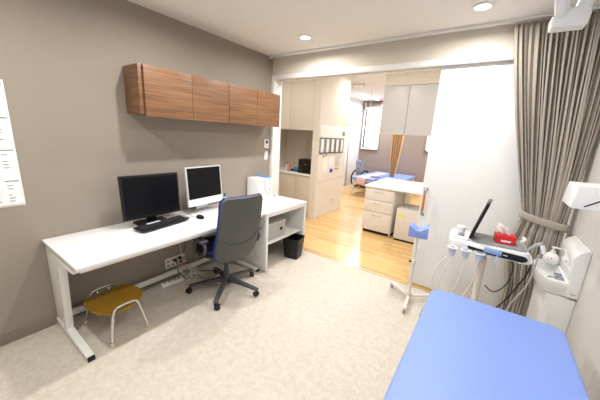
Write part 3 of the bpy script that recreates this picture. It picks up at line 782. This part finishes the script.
# tieback loop
mb = MB(); N = 44
def tb(u, v):
    a = 2 * PI * u
    x = 3.03 + .155 * math.copysign(abs(math.cos(a)) ** .8, math.cos(a)); y = -.006 + .046 * math.copysign(abs(math.sin(a)) ** .6, math.sin(a))
    z = .952 + .06 * v - .03 * (x - 3.03) / .15 - (.008 * (1 - ((x - 3.03) / .155) ** 2))
    return Vector((x, y, z))
mb.grid(tb, N + 1, 4); mb.build('tieback', 'curtain_fabric', t, solid=.003)
for k in range(19): MB().box(2.58 + k * .0335, -.004, ZT - .004, 2.588 + k * .0335, .004, ZT + .006, bv=.001).build('hook', 'wall_plastic', t)

# ------------------------------------------------------------------ washbasin
t = thing('wash_basin', 'small white ceramic corner hand basin with raised back block', 'wash basin', (0, 0, 0))
BP = [(3.219, 2.37), (3.13, 2.37), (3.065, 2.373), (3.04, 2.385), (3.022, 2.42), (3.008, 2.50), (3.0, 2.60), (3.004, 2.70), (3.025, 2.765), (3.07, 2.795), (3.13, 2.80), (3.219, 2.80)]
cx, cy = 3.12, 2.585
tt = bmesh.new()
def sc_ring(k, z, wallk=1.0):
    o = []
    for x, y in BP:
        if x > 3.2: o.append(tt.verts.new((3.219 if wallk else cx + (x - cx) * k, cy + (y - cy) * (k if k > .9 else k), z)))
        else: o.append(tt.verts.new((cx + (x - cx) * k, cy + (y - cy) * k, z)))
    return o
def in_ring(k, z):
    return [tt.verts.new((min(cx + (x - cx) * k, 3.145), cy + (y - cy) * k, z)) for x, y in BP]
rr = [sc_ring(.80, .585), sc_ring(.86, .59), sc_ring(.97, .635), sc_ring(1.0, .68), sc_ring(.995, .692), sc_ring(.975, .698), in_ring(.88, .697), in_ring(.84, .688), in_ring(.74, .635), in_ring(.6, .622), in_ring(.3, .62)]
for a, b in zip(rr, rr[1:]):
    for k in range(len(a)): tt.faces.new((a[k], a[(k + 1) % len(a)], b[(k + 1) % len(a)], b[k]))
tt.faces.new(rr[0][::-1]); tt.faces.new(rr[-1])
mb = MB(); mb._add(tt); mb.build('bowl', 'ceramic', t)
mb = MB(); mb.prism([(3.2199, .60), (3.16, .60), (3.158, .70), (3.144, .86), (3.150, .886), (3.168, .912), (3.205, .937), (3.2199, .937)], 'y', 2.3705, 2.765, .006, seg=3); bb = mb.build('back_block', 'ceramic', t)
MB().tube([(3.1465, 2.52, .80), (3.156, 2.52, .80)], .008, 14).build('overflow_hole', 'steel', bb)
MB().box(3.175, 2.3693, .625, 3.205, 2.3703, .631).build('maker_mark', 'print_grey', bb)
mb = MB(); mb.prism([(3.219, 2.385), (3.10, 2.385), (3.07, 2.41), (3.055, 2.5), (3.055, 2.72), (3.08, 2.75), (3.219, 2.75)], 'z', .001, .584, .004); mb.build('base_cabinet', 'plastic_white', t)
# faucet
f = thing('faucet', 'short chrome tap standing in the hand basin', 'faucet', (3.125, 2.47, .6215), math.radians(165))
MB().lathe([(0, 0), (.024, 0), (.024, .006), (.018, .01), (.018, .075), (0, .077)], 20).build('tap_body', 'chrome', f)
MB().tube([(0, 0, .055), (.03, 0, .062), (.05, 0, .05), (.054, 0, .035)], .009, 12, smooth_pts=4).build('spout', 'chrome', f)
MB().box(-.012, -.016, .078, .03, .016, .09, bv=.004).build('lever', 'chrome', f)
MB().tube([(.0, 0, .0905), (.0, 0, .0925)], .01, 16).build('blue_dot', 'blue_plastic', f)
# soap
p = thing('soap_dispenser', 'round white pump soap bottle with small flowers on the basin', 'soap dispenser', (3.105, 2.72, .6985), math.radians(-25))
MB().lathe([(0, 0), (.03, 0), (.042, .012), (.046, .035), (.042, .060), (.028, .078), (.016, .086), (.016, .09), (0, .09)], 28, M=Matrix.Diagonal((1.08, .76, 1, 1))).build('bottle_body', 'plastic_white', p)
mb = MB(); mb.lathe([(0, .0905), (.017, .0905), (.017, .10), (.006, .102), (.006, .122), (.012, .124), (.012, .134), (0, .135)], 18); mb.box(-.012, -.007, .126, .042, .007, .135, bv=.003); mb.build('pump', 'plastic_white', p)
def flower(x, z, r_, m, nm):
    o = MB()
    for q in range(5):
        a = 2 * PI * q / 5; o.lathe([(0, 0), (r_ * .55, 0), (r_ * .55, .0006), (0, .0006)], 10, M=Matrix.Translation((x + r_ * .7 * math.cos(a), -.72 * math.sqrt(max(0, .0465 ** 2 - x * x)) - .0006, z + r_ * .7 * math.sin(a))) @ Matrix.Rotation(PI / 2, 4, 'X'))
    o.build(nm, m, p)
flower(.010, .048, .005, 'orange_tag', 'flower_print'); flower(-.006, .034, .004, 'red_print', 'flower_print'); flower(-.008, .05, .003, 'tissue_red', 'flower_print')
# paper towel dispenser
t = thing('towel_dispenser', 'white box paper towel dispenser with a slanted dark slot on the wall', 'towel dispenser', (3.219, 2.165, 1.31))
MB().prism([(-.222, -.062), (-.001, -.062), (-.001, .062), (-.212, .062)], 'y', -.125, .12, .004).build('casing', 'plastic_white', t)
# slot on the near face, in XZ
MB().prism([(-.175, -.045), (-.168, -.048), (-.06, .03), (-.064, .036)], 'y', -.1262, -.1253).build('slot', 'black_plastic', t)
# ceiling arm
t = thing('examination_lamp', 'white swivel joint block hanging from ceiling arms at the upper right', 'lamp', (2.815, 2.25, 2.25), math.radians(2))
MB().prism([(-.075, -.035), (.075, -.035), (.082, .03), (.05, .07), (-.05, .045), (-.082, .02)], 'y', -.05, .05, .010, seg=3).build('joint_block', 'device_white', t)
MB().tube([(-.04, -.03, .03), (-.08, -.16, .13), (-.135, -.33, .251)], .030, 20).build('arm_tube', 'device_white', t)
MB().tube([(.045, -.0, .05), (.055, -.05, .13), (.075, -.14, .251)], .036, 20).build('arm_tube', 'device_white', t)
MB().box(-.22, -.42, .25, .16, -.05, .2755, bv=.01).build('ceiling_plate', 'device_white', t)

# ------------------------------------------------------------------ back room: niche kitchen
t = thing('niche_counter', 'beige base cabinet with white counter in the niche behind the doorway', 'counter', (0, 4.3, 0))
MB().box(-1.238, -.0, .80, -.1315, .64, .83, bv=.003).build('countertop', 'desk_white', t)
MB().box(-1.238, .04, .001, -.1315, .64, .7995).build('cabinet_body', 'cream_laminate', t)
for k in range(3): MB().box(-1.2 + k * .356, .018, .06, -1.2 + k * .356 + .352, .0395, .79, bv=.002).build('cabinet_door', 'niche_panel', t)
t = thing('niche_cabinet', 'plain beige upper cabinet over the counter niche', 'cabinet', (0, 4.31, 1.65))
MB().box(-1.238, .02, 0, -.1315, .62, .819).build('cabinet_body', 'beige_wallpaper', t)
for k in range(2): MB().box(-1.238 + k * .5535, 0, -.008, -1.238 + (k + 1) * .5535 - .003, .0195, .815, bv=.002).build('cabinet_door', 'beige_wallpaper', t)
t = thing('black_printer', 'black box-shaped printer on the niche counter', 'printer', (-.305, 4.49, .831))
MB().box(-.165, -.12, 0, .165, .14, .27, bv=.012).build('printer_body', 'black_plastic', t)
MB().box(-.14, -.1225, .03, .14, -.1205, .22, bv=.0005).build('front_flap', 'black_gloss', t)
MB().box(-.02, -.1238, .17, .02, -.123, .18).build('maker_mark', 'print_grey', t)
t = thing('spray_bottle', 'white bottle with red cap on the niche counter', 'bottle', (-.78, 4.42, .831))
MB().lathe([(0, 0), (.022, 0), (.024, .01), (.024, .12), (.012, .14), (0, .141)], 18).build('bottle_body', 'plastic_white', t)
MB().lathe([(0, .1415), (.014, .1415), (.014, .18), (0, .185)], 16).build('cap', 'red_cap', t)
t = thing('pink_bottle', 'brownish pink cylinder bottle beside the red-capped bottle', 'bottle', (-.715, 4.40, .831))
MB().lathe([(0, 0), (.03, 0), (.032, .01), (.032, .17), (.026, .185), (0, .187)], 18).build('bottle_body', 'bottle_pink', t)
MB().lathe([(0, .1875), (.02, .1875), (.02, .2), (0, .2)], 16).build('cap', 'bottle_pink', t)
t = thing('supply_tray', 'black tray with pale blue packets on the niche counter', 'tray', (-.64, 4.56, .831))
mb = MB(); mb.box(-.09, -.08, 0, .11, .08, .012, bv=.003); mb.box(-.09, -.08, .0121, -.083, .08, .04); mb.box(.103, -.08, .0121, .11, .08, .04); mb.build('tray', 'black_plastic', t)
p = tag(MB().box(-.06, -.05, 0, .06, .05, .06, bv=.006).build('tissue_packet', 'sky_blue'), 'pale blue packet lying in the black tray', 'packet'); p.location = (-.63, 4.56, .8435); p.rotation_euler = (0, 0, .2)
p = thing('black_phone', 'black handset leaning between tray and printer', 'telephone', (-.50, 4.46, .831), .2)
MB().prism([(-.03, 0), (.03, 0), (.03, .10), (.0, .12)], 'x', -.02, .02, .004).build('phone_base', 'black_plastic', p)
MB().tube([(-.0, -.03, .05), (0, .0, .115), (0, .035, .125)], .014, 10).build('handset', 'black_gloss', p)

# pillar board
t = thing('notice_board', 'white magnetic notice panel on the side of the pillar', 'notice board', (0, 4.84, 1.23))
MB().box(.0005, -.50, -.52, .006, .55, .52, bv=.001).build('panel', 'white_laminate', t)
src = None
pos = ['nearest the camera', 'second from the camera', 'middle one of five', 'fourth from the camera', 'farthest from the camera']
for k in range(5):
    lab = 'black-framed wall file holder on the white pillar panel, ' + pos[k]
    if src is None:
        src = thing('file_rack', lab, 'file holder', (.0065, 4.40, 1.24), 0, 'row of file holders on the pillar')
        mb = MB()
        mb.box(0, -.068, .012, .03, -.061, .272); mb.box(0, .061, .012, .03, .068, .272)
        mb.build('frame', 'device_grey', src)
        MB().box(0, -.068, 0, .032, .068, .0119, bv=.001).build('bottom_rail', 'black_plastic', src)
        MB().box(0, -.068, .2721, .022, .068, .285, bv=.001).build('top_rail', 'black_plastic', src)
        MB().box(.001, -.055, .018, .022, .055, .26, bv=.002).build('papers', 'paper', src)
        o = src
    else: o = copy_thing(src)
    o.location = (.0065, 4.40 + k * .195, 1.24); o['label'] = lab
def note(y0, z0, y1, z1, m, label, name='paper_note', cat='note', th=.0015):
    return tag(MB().box(.0068, y0, z0, .0068 + th, y1, z1, bv=.0003).build(name, m), label, cat)
note(4.42, .98, 4.46, 1.18, 'yellow_note', 'narrow yellow paper strip under the nearest file holder')
note(4.52, .86, 4.66, 1.04, 'paper', 'white slip low on the pillar panel near its front edge')
note(4.72, .92, 4.90, 1.16, 'paper', 'white sheet below the middle file holder')
note(5.0, .96, 5.18, 1.18, 'pale_grey_laminate', 'grey printed card under the farthest file holders')
note(4.47, 1.17, 4.53, 1.2, 'sky_blue', 'small blue magnet between the first two holders', 'magnet', 'magnet', .008)
note(4.58, 1.19, 4.62, 1.22, 'red_print', 'small red magnet under the second file holder', 'magnet', 'magnet', .008)
note(4.79, .86, 4.88, .93, 'blue_plastic', 'dark blue magnet clip at the lower middle of the panel', 'magnet', 'magnet', .015)
note(4.98, .90, 5.14, .93, 'orange_tag', 'orange magnet strip below the grey card', 'magnet', 'magnet', .008)
note(5.22, 1.58, 5.32, 1.66, 'green_tag', 'green magnet above the farthest file holder', 'magnet', 'magnet', .008)
t = thing('wall_outlet', 'pale single outlet plate low on the side of the pillar', 'outlet', (0, 5.0, .25))
MB().box(.0005, -.035, -.058, .008, .035, .058, bv=.003).build('face_plate', 'wall_plastic', t)
MB().box(.0085, -.012, -.03, .010, .012, .03).build('socket', 'shelf_grey', t)

# island desk
t = thing('island_desk', 'white worktop desk in the back room beyond the doorway', 'desk', (.95, 4.3, 0))
MB().box(0, 0, .78, 1.4, 1.15, .81, bv=.003).build('worktop', 'desk_white', t)
MB().box(.50, .60, .001, .525, 1.10, .7795, bv=.002).build('support_panel', 'white_laminate', t)
MB().box(1.36, .03, .001, 1.385, 1.12, .7795, bv=.002).build('support_panel', 'white_laminate', t)
t = thing('drawer_unit', 'white three-drawer cabinet under the left end of the island desk', 'drawer cabinet', (.965, 4.315, 0))
MB().box(0, .02, .05, .49, .58, .779, bv=.002).build('cabinet_body', 'white_laminate', t)
MB().box(.01, .04, .001, .48, .56, .0495).build('plinth', 'dark_slot', t)
for z0, z1 in ((.055, .375), (.38, .575), (.58, .772)):
    dr = MB().box(.002, 0, z0, .465, .0195, z1 - .003, bv=.003).build('drawer', 'cream_laminate', t)
    zz = z1 - .055
    MB().tube([(.17, -.001, zz), (.17, -.018, zz), (.30, -.018, zz), (.30, -.001, zz)], .005, 8).build('handle', 'steel', dr)
MB().box(.467, 0, .01, .489, .0195, .779, bv=.002).build('corner_post', 'pale_grey_laminate', t)
t = thing('mini_fridge', 'small pale mini fridge with a yellow sticker under the island desk', 'fridge', (1.52, 4.28, 0))
MB().box(0, .045, .02, .43, .46, .52, bv=.006).build('fridge_body', 'pale_grey_laminate', t)
dr = MB().box(0, 0, .03, .43, .042, .515, bv=.008).build('door', 'cream_laminate', t)
MB().box(.03, -.0015, .40, .13, -.0002, .425).build('sticker', 'yellow', dr)
MB().box(.01, .01, .0, .42, .44, .0195).build('base', 'dark_slot', t)
# hanging cabinet
t = thing('hanging_cabinet', 'pale grey overhead cabinet hanging in the back room', 'cabinet', (.99, 4.6, 1.645))
MB().box(0, .02, 0, 1.6, .36, .738).build('cabinet_body', 'pale_grey_laminate', t)
for k in range(4): 
    dr = MB().box(k * .40 + .001, 0, -.006, k * .40 + .397, .0195, .735, bv=.002).build('cabinet_door', 'pale_grey_laminate', t)
    if k == 0: MB().box(.03, -.004, .03, .055, -.0003, .055, bv=.001).build('door_lock', 'steel', dr)

# far lights, rails
t = thing('linear_ceiling_light', 'slim glowing linear light on the back room ceiling', 'ceiling light', (-.64, 8.15, CEILB))
MB().box(-.03, -.64, -.008, .03, .64, -.0005, bv=.002).build('housing', 'white_paint', t)
MB().box(-.024, -.62, -.03, .024, .62, -.0085, bv=.006).build('diffuser', 'tube_glow', t)
t = thing('ceiling_hook_rail', 'short white hook rail on the back room ceiling', 'ceiling rail', (-.2, 6.2, CEILB))
mb = MB(); mb.box(-.18, -.02, -.03, .18, .02, -.0005, bv=.004)
for x in (-.14, .14): mb.tube([(x, 0, -.03), (x, 0, -.07), (x + .03, 0, -.08)], .012, 8)
mb.build('rail', 'white_paint', t)
tag(MB().lathe([(0, 0), (.035, 0), (.03, -.02), (.01, -.03), (0, -.03)], 16, c=(-.1, 5.75, CEILB - .0005)).build('smoke_sensor', 'white_paint'), 'tiny white ceiling sensor just past the pillar', 'sensor')
t = thing('curtain_track', 'thin white suspended curtain track crossing the far room', 'curtain rail', (0, 7.1, 2.23))
MB().box(-1.239, -.012, -.012, 1.9, .012, .012, bv=.002).build('track', 'white_paint', t)
MB().box(.338, .0125, -.012, .362, 1.99, .012, bv=.002).build('track', 'white_paint', t)
for x in (-.2, 1.3): MB().tube([(x, 0, .0125), (x, 0, CEILB - 2.231)], .009, 10).build('hanger', 'white_paint', t)

# tan curtain
t = thing('tan_curtain', 'narrow gathered tan curtain hanging between the far blue beds', 'curtain', (.32, 8.0, 0))
def tcf(u, v):
    z = 2.21 - 1.70 * v
    hw = .15 + .02 * math.sin(v * 6)
    if v > .62: hw *= 1 - .55 * ((v - .62) / .38) ** 1.6
    return Vector((.035 * (1 - v) - .01 + (u * 2 - 1) * hw, .03 * math.sin(u * 2 * PI * 5 + 1), z))
MB().grid(tcf, 70, 30).build('drape', 'tan_curtain', t, solid=.004)

# therapy beds
def far_bed(x, y, wd, ln, label):
    t = thing('therapy_bed', label, 'bed', (x, y, 0), 0, 'low blue beds in the far room')
    MB().prism(rrect(0, 0, wd, ln, .03), 'z', .44, .50, .012, seg=3).build('mattress', 'bed_blue', t)
    MB().box(.02, .03, .40, wd - .02, ln - .03, .4395, bv=.003).build('bed_frame', 'white_laminate', t)
    for a in (.045, wd - .045):
        for b in (.06, ln - .06): MB().box(a - .02, b - .02, .001, a + .02, b + .02, .3995, bv=.003).build('leg', 'white_laminate', t)
far_bed(-.50, 7.02, .62, 1.95, 'low blue therapy bed with pink towel in the far room')
far_bed(.16, 7.15, .60, 1.85, 'low blue therapy bed right of the tan curtain in the far room')
mb = MB()
def tw(u, v):
    # drapes over the front-left corner: strip along the bed then down the front edge
    s = v * 1.9 - .19
    if s < 0: y = -.012; z = .505 + s
    else: y = s; z = .505 + .004 * math.sin(9 * s + 4 * u)
    if s < 0: y -= .004 * math.sin(u * 9)
    return Vector((-.36 + .26 * u + .12 * max(0, s) * .4, 7.02 + y, z))
mb.grid(tw, 16, 40); tag(mb.build('towel', 'pink_towel', solid=.004), 'pink patterned towel draped over the left low blue bed', 'towel')
tag(MB().prism(rrect(-.12, -.09, .12, .09, .04), 'z', 0, .03, .008, seg=3).build('towel', 'towel_print'), 'brown patterned folded towel on the blue beds by the worktop', 'towel').location = (.0, 7.5, .5012)

# folded wheelchair with patterned cover
t = thing('wheelchair', 'black-wheeled wheelchair with blue patterned cloth in the far corner', 'wheelchair', (-.76, 8.3, 0), math.radians(75))
for sy in (-1, 1):
    mb = MB(); M = Matrix.Translation((0, sy * .16, .285)) @ Matrix.Rotation(PI / 2, 4, 'X')
    mb.torus(.26, .024, M=M, n=36)
    for q in range(10): mb.tube([(0, 0, 0), (.262 * math.cos(2 * PI * q / 10), .262 * math.sin(2 * PI * q / 10), 0)], .002, 5, M=M)
    mb.lathe([(0, -.02), (.02, -.02), (.02, .02), (0, .02)], 12, M=M)
    mb.build('wheel', 'black_plastic', t)
mb = MB()
for sy in (-.12, .12):
    mb.tube([(-.12, sy, .86), (-.08, sy, .82), (-.06, sy, .45), (.3, sy, .42), (.38, sy, .12)], .012, 10, smooth_pts=3)
    mb.tube([(-.07, sy, .62), (.22, sy, .62), (.26, sy, .42)], .011, 10, smooth_pts=3)
mb.tube([(0, -.14, .285), (0, .14, .285)], .01, 8)
mb.build('frame', 'steel', t)
def wc(u, v):
    s = v * 1.0
    x = -.065 - .03 * s if s > .45 else .28 - (.345 / .45) * s
    z = .46 + .02 * math.sin(u * PI) * -1 if s <= .45 else .46 + (s - .45) * .72
    return Vector((x + .012 * math.sin(u * 14), (u - .5) * .30, z + .012 * math.sin(u * 9 + v * 8)))
MB().grid(wc, 20, 24).build('seat_cloth', 'patterned_cloth', t, solid=.02)
MB().box(.34, -.11, .06, .46, .11, .075, bv=.004).build('footrest', 'black_plastic', t)
